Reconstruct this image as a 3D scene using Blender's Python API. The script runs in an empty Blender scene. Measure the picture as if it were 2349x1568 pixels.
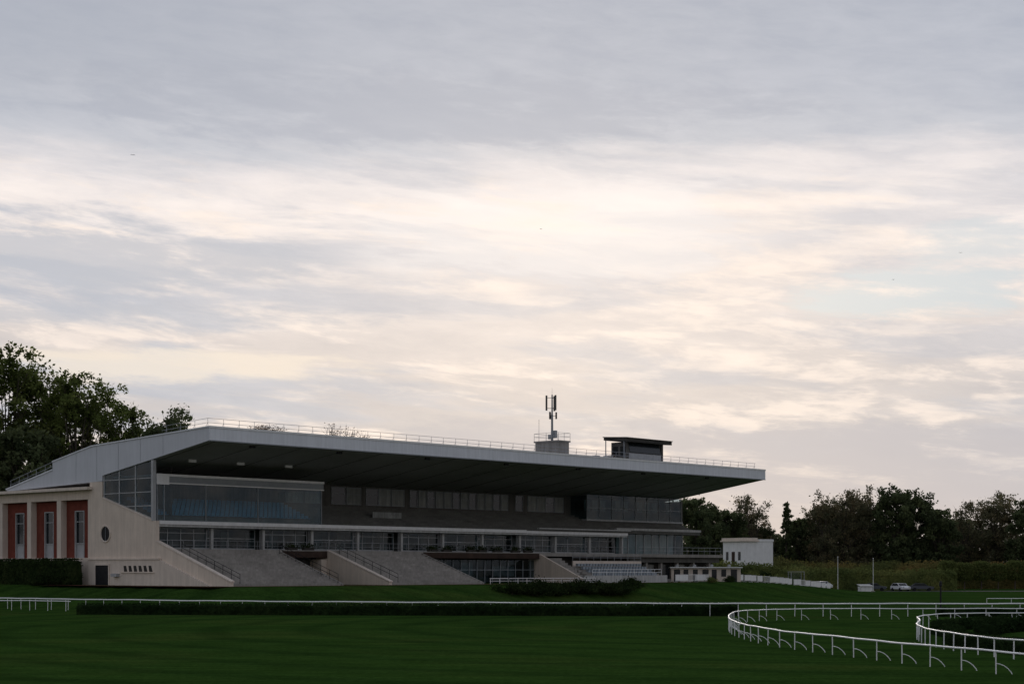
import bpy, math, random
import numpy as np
from mathutils import Vector

random.seed(7)
rng = np.random.default_rng(11)
scene = bpy.context.scene
COL = scene.collection

# ------------------------------------------------------------------ materials
def new_mat(name):
    m = bpy.data.materials.new(name); m.use_nodes = True
    nt = m.node_tree; nt.nodes.clear()
    out = nt.nodes.new('ShaderNodeOutputMaterial')
    return m, nt, out

def coords(nt, scale=(1, 1, 1)):
    tc = nt.nodes.new('ShaderNodeTexCoord'); mp = nt.nodes.new('ShaderNodeMapping')
    mp.inputs['Scale'].default_value = scale
    nt.links.new(tc.outputs['Object'], mp.inputs['Vector'])
    return mp.outputs['Vector']

def noise(nt, vec, scale, detail=4, rough=.55, dist=0.):
    n = nt.nodes.new('ShaderNodeTexNoise')
    n.inputs['Scale'].default_value = scale; n.inputs['Detail'].default_value = detail
    n.inputs['Roughness'].default_value = rough; n.inputs['Distortion'].default_value = dist
    nt.links.new(vec, n.inputs['Vector'])
    return n.outputs['Fac']

def ramp(nt, fac, stops):
    r = nt.nodes.new('ShaderNodeValToRGB')
    el = r.color_ramp.elements
    while len(el) < len(stops): el.new(0.5)
    for e, (p, c) in zip(el, stops):
        e.position = p; e.color = (c[0], c[1], c[2], 1)
    nt.links.new(fac, r.inputs['Fac'])
    return r.outputs['Color']

def mixc(nt, fac, a, b, mode='MIX'):
    m = nt.nodes.new('ShaderNodeMix'); m.data_type = 'RGBA'; m.blend_type = mode
    for sock, val in ((m.inputs[0], fac), (m.inputs[6], a), (m.inputs[7], b)):
        if isinstance(val, (int, float)): sock.default_value = val
        elif isinstance(val, tuple): sock.default_value = (*val, 1)
        else: nt.links.new(val, sock)
    return m.outputs[2]

def surf(name, c, rough=.8, var=.25, scale=.6, streak=0., spec=.3, metal=0., bump=0., bscale=8.):
    m, nt, out = new_mat(name)
    b = nt.nodes.new('ShaderNodeBsdfPrincipled')
    v = coords(nt)
    lo = tuple(x * (1 - var) for x in c); hi = tuple(min(1, x * (1 + var * .6)) for x in c)
    col = ramp(nt, noise(nt, v, scale, 6, .65), [(.3, lo), (.7, hi)])
    if streak:
        sv = coords(nt, (1.6, 1.6, .12))
        f = ramp(nt, noise(nt, sv, 1.5, 5, .7), [(.42, (1 - streak,) * 3), (.62, (1, 1, 1))])
        col = mixc(nt, 1., col, f, 'MULTIPLY')
    nt.links.new(col, b.inputs['Base Color'])
    b.inputs['Roughness'].default_value = rough
    b.inputs['Specular IOR Level'].default_value = spec
    b.inputs['Metallic'].default_value = metal
    if bump:
        bp = nt.nodes.new('ShaderNodeBump'); bp.inputs['Strength'].default_value = bump
        nt.links.new(noise(nt, v, bscale, 5), bp.inputs['Height'])
        nt.links.new(bp.outputs['Normal'], b.inputs['Normal'])
    nt.links.new(b.outputs['BSDF'], out.inputs['Surface'])
    return m

def leafmat(name, dark, mid, light, clump=.28, tr=.4):
    m, nt, out = new_mat(name)
    v = coords(nt)
    c1 = ramp(nt, noise(nt, v, clump, 3), [(.35, dark), (.52, mid), (.68, light)])
    c2 = ramp(nt, noise(nt, v, 3.1, 2), [(.3, (.6, .6, .6)), (.7, (1.35, 1.3, 1.2))])
    col = mixc(nt, 1., c1, c2, 'MULTIPLY')
    d = nt.nodes.new('ShaderNodeBsdfDiffuse'); t = nt.nodes.new('ShaderNodeBsdfTranslucent')
    nt.links.new(col, d.inputs['Color']); nt.links.new(col, t.inputs['Color'])
    mx = nt.nodes.new('ShaderNodeMixShader'); mx.inputs[0].default_value = tr
    nt.links.new(d.outputs[0], mx.inputs[1]); nt.links.new(t.outputs[0], mx.inputs[2])
    nt.links.new(mx.outputs[0], out.inputs['Surface'])
    return m

def glassmat(name, tint, f0=.035):
    m, nt, out = new_mat(name)
    t = nt.nodes.new('ShaderNodeBsdfTransparent'); t.inputs[0].default_value = (*tint, 1)
    g = nt.nodes.new('ShaderNodeBsdfGlossy'); g.inputs['Roughness'].default_value = .06
    v = coords(nt)
    gc = ramp(nt, noise(nt, v, .35, 3), [(.35, (.55, .68, .78)), (.65, (.95, 1, 1))])
    nt.links.new(gc, g.inputs['Color'])
    lw = nt.nodes.new('ShaderNodeLayerWeight'); lw.inputs['Blend'].default_value = .5
    pw = nt.nodes.new('ShaderNodeMath'); pw.operation = 'POWER'; pw.inputs[1].default_value = 4; nt.links.new(lw.outputs['Facing'], pw.inputs[0])
    ma = nt.nodes.new('ShaderNodeMath'); ma.operation = 'MULTIPLY_ADD'; ma.inputs[1].default_value = .6; ma.inputs[2].default_value = f0
    nt.links.new(pw.outputs[0], ma.inputs[0])
    geo = nt.nodes.new('ShaderNodeNewGeometry')
    inv = nt.nodes.new('ShaderNodeMath'); inv.operation = 'SUBTRACT'; inv.inputs[0].default_value = 1; nt.links.new(geo.outputs['Backfacing'], inv.inputs[1])
    ml = nt.nodes.new('ShaderNodeMath'); ml.operation = 'MULTIPLY'; nt.links.new(ma.outputs[0], ml.inputs[0]); nt.links.new(inv.outputs[0], ml.inputs[1])
    mx = nt.nodes.new('ShaderNodeMixShader')
    nt.links.new(ml.outputs[0], mx.inputs[0]); nt.links.new(t.outputs[0], mx.inputs[1]); nt.links.new(g.outputs[0], mx.inputs[2])
    nt.links.new(mx.outputs[0], out.inputs['Surface'])
    return m

M_metal = surf('roof_sheet_metal', (.62, .64, .69), .65, .07, .25, .06, .3)
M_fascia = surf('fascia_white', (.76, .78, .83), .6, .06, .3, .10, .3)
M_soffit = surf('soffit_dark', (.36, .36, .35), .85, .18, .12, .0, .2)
M_cream = surf('cream_render', (.74, .635, .54), .9, .10, .5, .12, .1, bump=.1)
M_creamtrim = surf('cream_trim', (.74, .645, .56), .9, .1, .6, .12, .1)
M_white = surf('white_paint', (.82, .82, .82), .5, .08, 1.2, .08, .4)
M_rail = surf('white_plastic_rail', (.86, .87, .88), .35, .06, .6, 0, .5)
M_conc = surf('terrace_concrete', (.34, .32, .295), .95, .25, .5, .2, .1, bump=.15)
M_slab = surf('slab_paint', (.52, .52, .51), .75, .12, .5, .25, .2)
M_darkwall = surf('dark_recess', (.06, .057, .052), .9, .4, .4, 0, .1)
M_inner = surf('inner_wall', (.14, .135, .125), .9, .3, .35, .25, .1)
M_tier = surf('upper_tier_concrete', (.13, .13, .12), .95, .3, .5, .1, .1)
M_brick = surf('red_panel', (.20, .060, .044), .95, .22, 1.4, .1, .05, bump=.1)
M_brown = surf('rust_brown', (.055, .034, .025), .8, .4, .8, .2, .2)
M_frame = surf('grey_frame', (.26, .28, .30), .5, .15, 1., 0, .3)
M_wframe = surf('pale_frame', (.42, .43, .44), .6, .15, 1., .1, .3)
M_black = surf('black_paint', (.02, .02, .022), .7, .3, 2., 0, .2)
M_steel = surf('galvanised_steel', (.34, .35, .37), .5, .2, 2., 0, .5, .3)
M_curtain = surf('pale_blind', (.34, .35, .34), .9, .35, .5, .3, .1)
M_blue = surf('blue_seat', (.07, .22, .34), .6, .2, 1.5, 0, .3)
M_pseat = surf('faded_seat', (.28, .32, .36), .7, .25, 1.5, 0, .2)
M_bark = surf('bark', (.11, .095, .075), .95, .35, 1.5, .3, .1, bump=.4)
M_tyre = surf('tyre_rubber', (.02, .02, .02), .9, .2, 3, 0, .2)
M_carw = surf('car_paint_white', (.75, .76, .78), .3, .05, 1, 0, .5)
M_card = surf('car_paint_dark', (.06, .07, .09), .3, .1, 1, 0, .5)
M_sand = surf('sand', (.26, .20, .15), .95, .25, .6, 0, .05)
M_track = surf('red_track', (.15, .07, .05), .95, .3, .5, 0, .05)
M_road = surf('asphalt', (.055, .055, .055), .9, .25, .6, 0, .1)
M_glass = glassmat('clear_glass', (.80, .88, .90), .05)
M_glassd = glassmat('smoky_glass', (.62, .70, .73), .035)
M_darkglass = surf('dark_glazing', (.02, .024, .028), .12, .3, .8, 0, .35)
L_left = leafmat('leaf_plane', (.05, .068, .020), (.135, .175, .052), (.23, .26, .09), tr=.5)
L_dark = leafmat('leaf_dark', (.052, .072, .038), (.105, .135, .068), (.16, .19, .09), tr=.48)
L_autumn = leafmat('leaf_autumn', (.09, .10, .06), (.17, .165, .10), (.26, .21, .125), tr=.48)
L_hedge = leafmat('leaf_hedge', (.012, .024, .009), (.019, .036, .014), (.028, .048, .018), .6, .3)
L_bush = leafmat('leaf_bush', (.018, .032, .012), (.030, .048, .018), (.048, .066, .026), .6, .3)
L_hedgeb = leafmat('leaf_hedge_brown', (.11, .13, .048), (.19, .165, .062), (.27, .18, .075), .11)
L_olive = leafmat('leaf_olive', (.09, .12, .042), (.15, .18, .062), (.21, .22, .08), .2)
L_twig = surf('dry_twig', (.16, .10, .06), .95, .3, 2, 0, .1)

# ------------------------------------------------------------------ mesh tools
class MB:
    def __init__(s): s.v = []; s.f = []
    def box(s, x0, x1, y0, y1, z0, z1):
        n = len(s.v)
        s.v += [(x0,y0,z0),(x1,y0,z0),(x1,y1,z0),(x0,y1,z0),(x0,y0,z1),(x1,y0,z1),(x1,y1,z1),(x0,y1,z1)]
        s.f += [tuple(n+i for i in q) for q in ((0,3,2,1),(4,5,6,7),(0,1,5,4),(1,2,6,5),(2,3,7,6),(3,0,4,7))]
        return s
    def prism(s, prof, x0, x1):       # profile in (y,z) swept along x
        n = len(s.v); k = len(prof)
        s.v += [(x0, a, b) for a, b in prof] + [(x1, a, b) for a, b in prof]
        s.f += [tuple(n+i for i in range(k)), tuple(n+k+i for i in reversed(range(k)))]
        s.f += [(n+i, n+k+i, n+k+(i+1) % k, n+(i+1) % k) for i in range(k)]
        return s
    def prismz(s, prof, z0, z1):      # profile in (x,y)
        n = len(s.v); k = len(prof)
        s.v += [(a, b, z0) for a, b in prof] + [(a, b, z1) for a, b in prof]
        s.f += [tuple(n+i for i in range(k)), tuple(n+k+i for i in reversed(range(k)))]
        s.f += [(n+i, n+k+i, n+k+(i+1) % k, n+(i+1) % k) for i in range(k)]
        return s
    def tube(s, p, q, r0, r1=None, k=6):
        r1 = r0 if r1 is None else r1
        p = Vector(p); q = Vector(q); d = (q-p)
        if d.length < 1e-6: return s
        d.normalize(); a = d.orthogonal().normalized(); b = d.cross(a); n = len(s.v)
        for c, r in ((p, r0), (q, r1)):
            for i in range(k):
                t = 2*math.pi*i/k; w = c + a*math.cos(t)*r + b*math.sin(t)*r
                s.v.append(tuple(w))
        s.f += [(n+i, n+(i+1) % k, n+k+(i+1) % k, n+k+i) for i in range(k)]
        s.f += [tuple(n+i for i in reversed(range(k))), tuple(n+k+i for i in range(k))]
        return s
    def sweep(s, pts, r, k=8, flat=1.0):
        n = len(s.v); m = len(pts)
        for j, p in enumerate(pts):
            a = Vector(pts[max(0, j-1)]); b = Vector(pts[min(m-1, j+1)])
            d = (b-a).normalized(); side = d.cross(Vector((0,0,1)))
            side = side.normalized() if side.length > 1e-4 else Vector((1,0,0))
            up = side.cross(d)
            for i in range(k):
                t = 2*math.pi*i/k
                s.v.append(tuple(Vector(p) + side*math.cos(t)*r + up*math.sin(t)*r*flat))
        for j in range(m-1):
            for i in range(k):
                s.f.append((n+j*k+i, n+j*k+(i+1) % k, n+(j+1)*k+(i+1) % k, n+(j+1)*k+i))
        s.f += [tuple(n+i for i in range(k)), tuple(n+(m-1)*k+i for i in reversed(range(k)))]
        return s
    def mesh(s, name, mat, off=(0,0,0)):
        me = bpy.data.meshes.new(name)
        me.from_pydata([(a-off[0], b-off[1], c-off[2]) for a, b, c in s.v], [], s.f)
        import bmesh
        bm = bmesh.new(); bm.from_mesh(me); bmesh.ops.recalc_face_normals(bm, faces=bm.faces); bm.to_mesh(me); bm.free()
        me.materials.append(mat); return me
    def obj(s, name, mat, parent=None, off=(0,0,0), label=None):
        o = bpy.data.objects.new(name, s.mesh(name, mat, off)); COL.objects.link(o)
        if parent: o.parent = parent
        if label: o['label'] = label
        return o

def inst(name, me, parent, loc=(0,0,0), rot=(0,0,0)):
    o = bpy.data.objects.new(name, me); COL.objects.link(o); o.parent = parent; o.location = loc; o.rotation_euler = rot; return o

def empty(name, loc, rot=0, label='', category='', group=None):
    o = bpy.data.objects.new(name, None); COL.objects.link(o)
    o.location = loc; o.rotation_euler = (0, 0, rot); o.empty_display_size = .5
    o['label'] = label; o['category'] = category
    if group: o['group'] = group
    return o

def tag(o, label, category, group=None):
    o['label'] = label; o['category'] = category
    if group: o['group'] = group
    return o

def leaves(cent, size, aspect=.6):
    n = len(cent)
    a = rng.normal(size=(n, 3)); a /= np.linalg.norm(a, axis=1)[:, None]
    b = rng.normal(size=(n, 3)); b -= (a*b).sum(1)[:, None]*a; b /= np.linalg.norm(b, axis=1)[:, None]
    sz = size*(.6+.8*rng.random(n))[:, None]
    a = a*sz; b = b*sz*aspect
    v = np.stack([cent-a, cent-b*.9, cent+a, cent+b*.9], 1).reshape(-1, 3)
    f = np.arange(4*n).reshape(-1, 4)
    return v, f

def npmesh(name, v, f, mat):
    me = bpy.data.meshes.new(name); me.from_pydata(v.tolist(), [], f.tolist()); me.materials.append(mat); return me

def smoothpath(P, spacing):
    P = [Vector(p) for p in P]; out = []
    for i in range(len(P)-1):
        p0 = P[max(i-1, 0)]; p1 = P[i]; p2 = P[i+1]; p3 = P[min(i+2, len(P)-1)]
        for j in range(24):
            t = j/24
            out.append(.5*((2*p1)+(p2-p0)*t+(2*p0-5*p1+4*p2-p3)*t*t+(3*p1-p0-3*p2+p3)*t**3))
    out.append(P[-1]); res = [out[0]]; acc = 0
    for a, b in zip(out, out[1:]):
        L = (b-a).length; pos = 0
        while acc + (L-pos) >= spacing:
            pos += spacing-acc; acc = 0; res.append(a+(b-a)*(pos/L))
        acc += L-pos
    return res

# ------------------------------------------------------------------ terrain
CU, SU = .670, .742
PX, PY = -31.46, 175.0
def uv(X, Y):
    dx = X-PX; dy = Y-PY
    return CU*dx+SU*dy, -SU*dx+CU*dy
def W(u, v): return PX+CU*u-SU*v, PY+SU*u+CU*v
def tz(X, Y):
    u, v = uv(X, Y)
    du = max(-u, 0); dv = max(-4-v, 0)
    t = min(max((math.hypot(du, dv)-3.2)/11, 0), 1)
    q = min(max((X-30)/36, 0), 1)
    return 2.25*(1-t*t*(3-2*t))*(1-q*q*(3-2*q))

xs = np.concatenate([[-3000,-1500,-800,-400,-250,-180], np.arange(-140, 200, 2.5), [220,260,350,500,900,1600,3000]])
ys = np.concatenate([[-800,-300,-100,-30,0,20], np.arange(36, 420, 2.5), [440,480,560,700,1000,1800,3500]])
gv = [(x, y, tz(x, y)) for y in ys for x in xs]
nx = len(xs)
gf = [(j*nx+i, j*nx+i+1, (j+1)*nx+i+1, (j+1)*nx+i) for j in range(len(ys)-1) for i in range(nx-1)]
m, nt, out = new_mat('racecourse_grass')
b = nt.nodes.new('ShaderNodeBsdfDiffuse'); v = coords(nt)
base = ramp(nt, noise(nt, v, .04, 5, .6, .5), [(.3, (.024, .054, .012)), (.52, (.029, .066, .014)), (.72, (.046, .070, .018))])
vs = coords(nt, (.05, .55, 1))
st = ramp(nt, noise(nt, vs, 1., 5, .6, 1.2), [(.35, (.76, .78, .80)), (.6, (1.08, 1.08, 1.05))])
wv = nt.nodes.new('ShaderNodeTexWave'); wv.wave_type = 'RINGS'; wv.rings_direction = 'Z'; wv.inputs['Scale'].default_value = .05
wv.inputs['Distortion'].default_value = 5; wv.inputs['Detail'].default_value = 4; wv.inputs['Detail Scale'].default_value = .5
mp = nt.nodes.new('ShaderNodeMapping'); mp.inputs['Location'].default_value = (-30, -120, 0)
tc = nt.nodes.new('ShaderNodeTexCoord'); nt.links.new(tc.outputs['Object'], mp.inputs['Vector']); nt.links.new(mp.outputs[0], wv.inputs['Vector'])
wr = ramp(nt, wv.outputs['Fac'], [(.03, (.80, .82, .84)), (.3, (1, 1, 1)), (1, (1.05, 1.03, 1.0))])
fine = ramp(nt, noise(nt, v, 3.5, 6, .75), [(.3, (.55, .60, .5)), (.7, (1.45, 1.4, 1.4))])
mid_ = ramp(nt, noise(nt, v, .4, 5, .7), [(.3, (.80, .82, .78)), (.7, (1.18, 1.12, 1.15))])
c = mixc(nt, 1., base, st, 'MULTIPLY'); c = mixc(nt, 1., c, wr, 'MULTIPLY'); c = mixc(nt, 1., c, fine, 'MULTIPLY'); c = mixc(nt, 1., c, mid_, 'MULTIPLY')
nt.links.new(c, b.inputs['Color'])
bp = nt.nodes.new('ShaderNodeBump'); bp.inputs['Strength'].default_value = .5; bp.inputs['Distance'].default_value = .1
nt.links.new(noise(nt, v, 6, 5, .7), bp.inputs['Height']); nt.links.new(bp.outputs[0], b.inputs['Normal'])
nt.links.new(b.outputs[0], out.inputs[0]); M_grass = m
me = bpy.data.meshes.new('ground'); me.from_pydata(gv, [], gf); me.materials.append(M_grass)
for p in me.polygons: p.use_smooth = True
g = bpy.data.objects.new('ground', me); COL.objects.link(g); g['kind'] = 'structure'; g['label'] = 'wide dark green mown racecourse turf'; g['category'] = 'grass'

def sheet(name, pts, z, mat, label, cat):
    s = MB(); s.v = [(x, y, z) for x, y in pts]; s.f = [tuple(range(len(pts)))]
    o = s.obj(name, mat); o['kind'] = 'structure'; o['label'] = label; o['category'] = cat; return o
pth = MB()
q = [W(-2.5, 24), W(-2.5, -3.7), W(78, -3.7), W(78, -6.6), W(-5.2, -6.6), W(-5.2, 24)]
pth.v = [(x, y, 2.256) for x, y in q]; pth.f = [(0, 1, 4, 5), (1, 2, 3, 4)]
o = pth.obj('path', M_track); o['kind'] = 'structure'; o['label'] = 'reddish dirt path along the foot of the grandstand'; o['category'] = 'path'
sheet('road', [(68, 304), (150, 304), (150, 315), (68, 315)], .006, M_road, 'asphalt service road beside the parked cars', 'road')
sheet('sand_patch', [(32.5, 102), (36, 99.5), (52, 100), (54, 115), (39, 114), (34, 110)], .006, M_sand, 'bare sandy patch inside the rail loop', 'sand')

# ------------------------------------------------------------------ grandstand
ZB = 2.2
GROT = math.atan2(SU, CU)
GS = empty('grandstand', (PX, PY, ZB), GROT, 'long concrete racecourse grandstand with cantilevered white-edged roof', 'grandstand')
OFF = (0, 0, ZB)
def part(mb, name, mat, parent=GS, label=None): return mb.obj(name, mat, parent, OFF, label)
LU = 103.4
prof = [(0,18.87),(21.3,17.87),(29.2,16.45),(29.2,15.5),(39,13.55),(39,13.3),(19.3,13.85),(19.3,14.45),(0,17.42)]
roof = part(MB().prism(prof, 0, LU), 'roof', M_metal, GS, 'pale sheet metal cantilever roof')
fas = MB().box(-.04, LU+.04, -.06, -.003, 17.46, 18.72)
for i in range(1, 17): fas.box(i*6.2, i*6.2+.03, -.075, -.06, 17.47, 18.7)
fo = part(fas, 'fascia', M_fascia, roof)
part(MB().box(-.06, LU+.06, -.12, .1, 18.72, 18.93), 'fascia_cap', M_white, fo)
part(MB().box(-.05, LU+.05, -.10, .04, 17.34, 17.455), 'fascia_lip', M_frame, fo)
sides = MB()
P2 = [(0,18.93),(21.3,17.93),(29.2,16.51)]
for (a, b2), (c2, d2) in zip(P2, P2[1:]): sides.prism([(a,b2-.14),(a,b2),(c2,d2),(c2,d2-.14)], -.09, .05)
part(sides, 'roof_trim', M_fascia, roof)
part(MB().prism([(29.2,15.42),(29.2,15.58),(39.1,13.62),(39.1,13.46)], -.09, .05), 'roof_trim', M_fascia, roof)
for vv in (8.0, 12.1, 16.2, 20.3, 24.4):
    jz = 17.42-.154*vv+.1 if vv < 19 else 13.95
    part(MB().box(-.02, -.004, vv, vv+.03, jz, 18.7-.047*vv if vv < 21 else 17.1), 'panel_joint', M_frame, roof)
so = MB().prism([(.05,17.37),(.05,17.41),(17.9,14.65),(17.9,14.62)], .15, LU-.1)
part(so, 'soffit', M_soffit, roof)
jm = MB().prism([(.3,17.31-ZB),(.3,17.37-ZB),(17.8,14.64-ZB),(17.8,14.58-ZB)], 0, .07).mesh('soffit_joint', M_inner)
for i in range(17): inst('soffit_joint', jm, roof, (.9+i*6.03, 0, 0))
fm = MB().box(-.35, .35, -.12, .12, -.16, .1).mesh('light_fitting', M_black)
for u in [6.5, 19, 33, 47, 61, 75, 90]: inst('light_fitting', fm, roof, (u, 1.0, 17.18-ZB))
lamp = MB().box(-.5, .5, -.08, .08, -.05, .25).mesh('ceiling_lamp', M_white)
for u in (4.3, 11.0, 18.0): inst('ceiling_lamp', lamp, roof, (u, 8.6, 15.75-ZB))

# end wall
ew = MB().prism([(-3.4,1.7),(-3.4,2.65),(9.3,6.95),(9.3,9.25),(10,9.25),(19.3,11.9),(19.3,13.8),(21.7,13.8),(21.7,1.7)], 0, .45)
ewo = part(ew, 'end_wall', M_cream, GS, 'cream rendered end wall with sloping parapet')
part(MB().prism([(-2.2,1.7),(8.4,5.05),(21.6,5.05),(21.6,1.7)], -.28, -.003), 'wall_base', M_creamtrim, ewo)
part(MB().box(-.38, -.003, 8.3, 21.8, 5.055, 5.2), 'ledge', M_creamtrim, ewo)
part(MB().prism([(-3.5,2.66),(-3.5,2.8),(9.2,7.1),(9.2,6.96)], -.06, .5), 'coping', M_creamtrim, ewo)
part(MB().prism([(10.0,9.27),(10,9.42),(19.2,12.05),(19.2,11.9)], -.06, .5), 'coping', M_creamtrim, ewo)
oc = MB(); ring = []
for i in range(29):
    t = 2*math.pi*i/28; ring.append((-.03, 18.6+.9*math.cos(t), 7.95+.9*math.sin(t)))
for a, b2 in zip(ring, ring[1:]): oc.tube(a, b2, .10, .10, 6)
occ = part(oc, 'round_window', M_creamtrim, ewo)
part(MB().prism([(18.6+.84*math.cos(2*math.pi*i/28), 7.95+.84*math.sin(2*math.pi*i/28)) for i in range(28)], -.02, -.004), 'window_pane', M_black, occ)
part(MB().box(-.06, -.02, 18.58, 18.62, 7.15, 8.75), 'glazing_bar', M_frame, occ)
dro = part(MB().box(-.33, -.283, 17.6, 20.1, 2.25, 4.45), 'door', M_black, ewo)
part(MB().box(-.38, -.283, 17.42, 17.6, 2.25, 4.62).box(-.38, -.283, 20.1, 20.28, 2.25, 4.62).box(-.38, -.283, 17.6, 20.1, 4.45, 4.62), 'door_frame', M_creamtrim, dro)
for i in range(6):
    a = 9.5+i*.92
    part(MB().prism([(a,3.75),(a+.25,4.4),(a+.72,4.4),(a+.6,3.75)], -.295, -.283), 'air_vent', M_darkwall, ewo)
part(MB().box(-.4, -.283, 9.2, 15.2, 3.62, 3.7), 'vent_sill', M_creamtrim, ewo)
part(MB().box(-.75, -.283, 15.6, 16.6, 3.2, 3.55), 'wall_unit', M_wframe, ewo)

# side glazing (end face)
sgo = part(MB().prism([(10.1,9.55),(10.1,15.75),(19.2,14.4),(19.2,12.1)], .2, .22), 'side_glazing', M_glassd, GS)
fr = MB()
for vv in (10.2, 13.2, 16.2, 19.1):
    zb = 9.4+(vv-10)*.285; zt = 17.42-.155*vv-.02
    fr.box(.1, .3, vv-.06, vv+.06, zb, zt)
for zz in (10.9, 12.4, 13.9):
    v1 = min(19.1, 10+(zz-9.4)/.285); fr.box(.12, .28, 10.2, v1, zz-.045, zz+.045)
fr.box(-.05, .35, 9.72, 10.1, 9.25, 15.8)
part(fr, 'window_frame', M_wframe, sgo)
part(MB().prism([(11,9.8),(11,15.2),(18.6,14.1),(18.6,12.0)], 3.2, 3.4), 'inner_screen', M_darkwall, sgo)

# upper floor slab, tier, back wall
part(MB().box(.46, 82, 9.3, 18.4, 8.62, 9.2), 'floor_slab', M_slab, GS, 'upper floor slab')
part(MB().box(.46, 60, 9.15, 9.298, 8.88, 9.27), 'slab_edge', M_white)
part(MB().box(60.1, 82, 9.2, 9.298, 8.85, 9.16), 'slab_edge', M_white)
def steps(v0, z0, v1, z1, n, zb):
    p = [(v0, zb)]
    for i in range(n):
        a = v0+(v1-v0)*i/n; z = z0+(z1-z0)*(i+1)/n
        p += [(a, z), (v0+(v1-v0)*(i+1)/n, z)]
    p.append((v1, zb)); return p
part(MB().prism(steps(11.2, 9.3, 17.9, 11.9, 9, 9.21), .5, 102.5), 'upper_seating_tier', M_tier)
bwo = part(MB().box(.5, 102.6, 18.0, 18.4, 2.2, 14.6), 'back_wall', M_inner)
wins = [(25.5,28.2),(28.6,31.0),(33,35.3),(35.6,37.9),(38.9,41.0),(41.2,43.2),(43.5,45.6)]
a = 46.8
while a < 66: wins.append((a, a+1.25)); a += 1.62
wins += [(67.6,69.0),(70.2,72.0),(72.2,73.9),(74.1,75.9),(76.1,77.9)]
for i, (a, b2) in enumerate(wins):
    o = part(MB().box(a, b2, 17.96, 17.995, 12.3, 14.3), 'window', M_curtain if (i*7) % 5 < 3 else M_darkglass, bwo)
    part(MB().box(a-.09, a, 17.9, 17.995, 12.2, 14.4).box(b2, b2+.09, 17.9, 17.995, 12.2, 14.4).box(a, b2, 17.9, 17.995, 14.3, 14.4).box(a, b2, 17.88, 17.995, 12.2, 12.3).box(a, b2, 17.9, 17.95, 13.5, 13.56), 'window_frame', M_frame, o)
part(MB().box(36, 41, 13.6, 13.7, 10.3, 11.2), 'pale_board', M_curtain)

# left glazed box
gbo = part(MB().box(.5, 24.2, 9.9, 9.92, 9.25, 13.35), 'glazed_box', M_glass, GS, 'large glazed private box')
part(MB().box(24.2, 24.22, 9.93, 17.9, 9.25, 13.35), 'side_pane', M_glass, gbo)
gf2 = MB()
for u in (.6, 1.5, 7.1, 14.5, 24.15): gf2.box(u-.05, u+.05, 9.82, 9.98, 9.25, 13.35)
gf2.box(.5, 24.2, 9.84, 9.98, 9.2, 9.32)
part(gf2, 'window_frame', M_frame, gbo)
part(MB().box(.4, 24.35, 9.72, 9.85, 13.35, 14.15).box(24.25, 24.35, 9.85, 17.9, 13.35, 14.15), 'parapet', M_frame, gbo)
part(MB().box(.4, 24.35, 9.7, 17.9, 14.15, 14.25), 'box_roof', M_wframe, gbo)
part(MB().box(.38, 2.0, 9.62, 9.71, 13.2, 14.36).box(2.0, 24.4, 9.66, 9.71, 14.1, 14.36).box(2., 24.4, 9.66, 9.71, 13.3, 13.42), 'parapet_trim', M_white, gbo)
for i in range(7):
    vv = 11.35+i*.75; zz = 9.35+(i+1)*.285
    s = MB()
    for k in range(36):
        u = 1.2+k*.63; s.box(u, u+.48, vv, vv+.4, zz+.35, zz+.42).box(u, u+.48, vv+.4, vv+.46, zz+.35, zz+.72)
    part(s, 'seat_row', M_blue, gbo)

# gallery windows under the slab
bay = 7.36
wf = MB().box(.12, bay-.12, 0, .12, .0, .14).box(.12, bay-.12, 0, .12, 2.24, 2.36)
for k in range(0, 5): wf.box(.12+k*1.765, .20+k*1.765, .01, .11, .14, 2.24)
wf.box(.2, bay-.2, .02, .1, 1.72, 1.79).box(.2, bay-.2, .0, .06, .92, .98)
wfm = wf.mesh('window_frame', M_wframe)
wf2 = MB().box(.12, bay-.12, 0, .12, .0, .14).box(.12, bay-.12, 0, .12, 2.24, 2.36).box(.2, bay-.2, .02, .1, 1.2, 1.27)
for k in (0, 4): wf2.box(.12+k*1.765, .20+k*1.765, .01, .11, .14, 2.24)
wf2.box(3.3, 3.38, .01, .11, .14, 2.24)
wf2m = wf2.mesh('window_frame', M_wframe)
wgm = MB().box(.2, bay-.2, .05, .06, .14, 2.24).mesh('window_pane', M_glassd)
for k in range(11):
    p_ = inst('gallery_window', (wf2m if k in (1, 3, 6, 9) else wfm), GS, (.5+k*bay, 10.5+(0.6 if k % 3 == 1 else 0), 6.25-ZB))
    inst('window_pane', wgm, p_)
pm = MB().box(-.16, .16, 9.95, 10.25, 6.2-ZB, 8.62-ZB).mesh('gallery_post', M_slab)
for k in range(12): inst('gallery_post', pm, GS, (.72+k*bay, 0, 0))
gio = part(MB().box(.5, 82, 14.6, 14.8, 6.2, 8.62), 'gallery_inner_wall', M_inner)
gdm = MB().box(0, 1.3, 14.5, 14.59, 6.3-ZB, 8.3-ZB).mesh('gallery_door', M_curtain)
for k in range(22): inst('gallery_door', gdm, gio, (2+k*3.6, 0, 0))
part(MB().box(.46, 102.5, 7.0, 18.0, 5.75, 6.2), 'walkway_slab', M_conc)
gr = MB()
for z in (6.65, 7.15): gr.tube((.6, 9.2, z), (82, 9.2, z), .025)
for k in range(56): gr.tube((.6+k*1.48, 9.2, 6.2), (.6+k*1.48, 9.2, 7.15), .02, k=4)
part(gr, 'gallery_railing', M_steel)
plm = MB().prism([(7.6,6.2-ZB),(7.5,6.5-ZB),(8.1,6.5-ZB),(8.0,6.2-ZB)], 0, 1.5).mesh('planter', M_darkwall)
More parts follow.
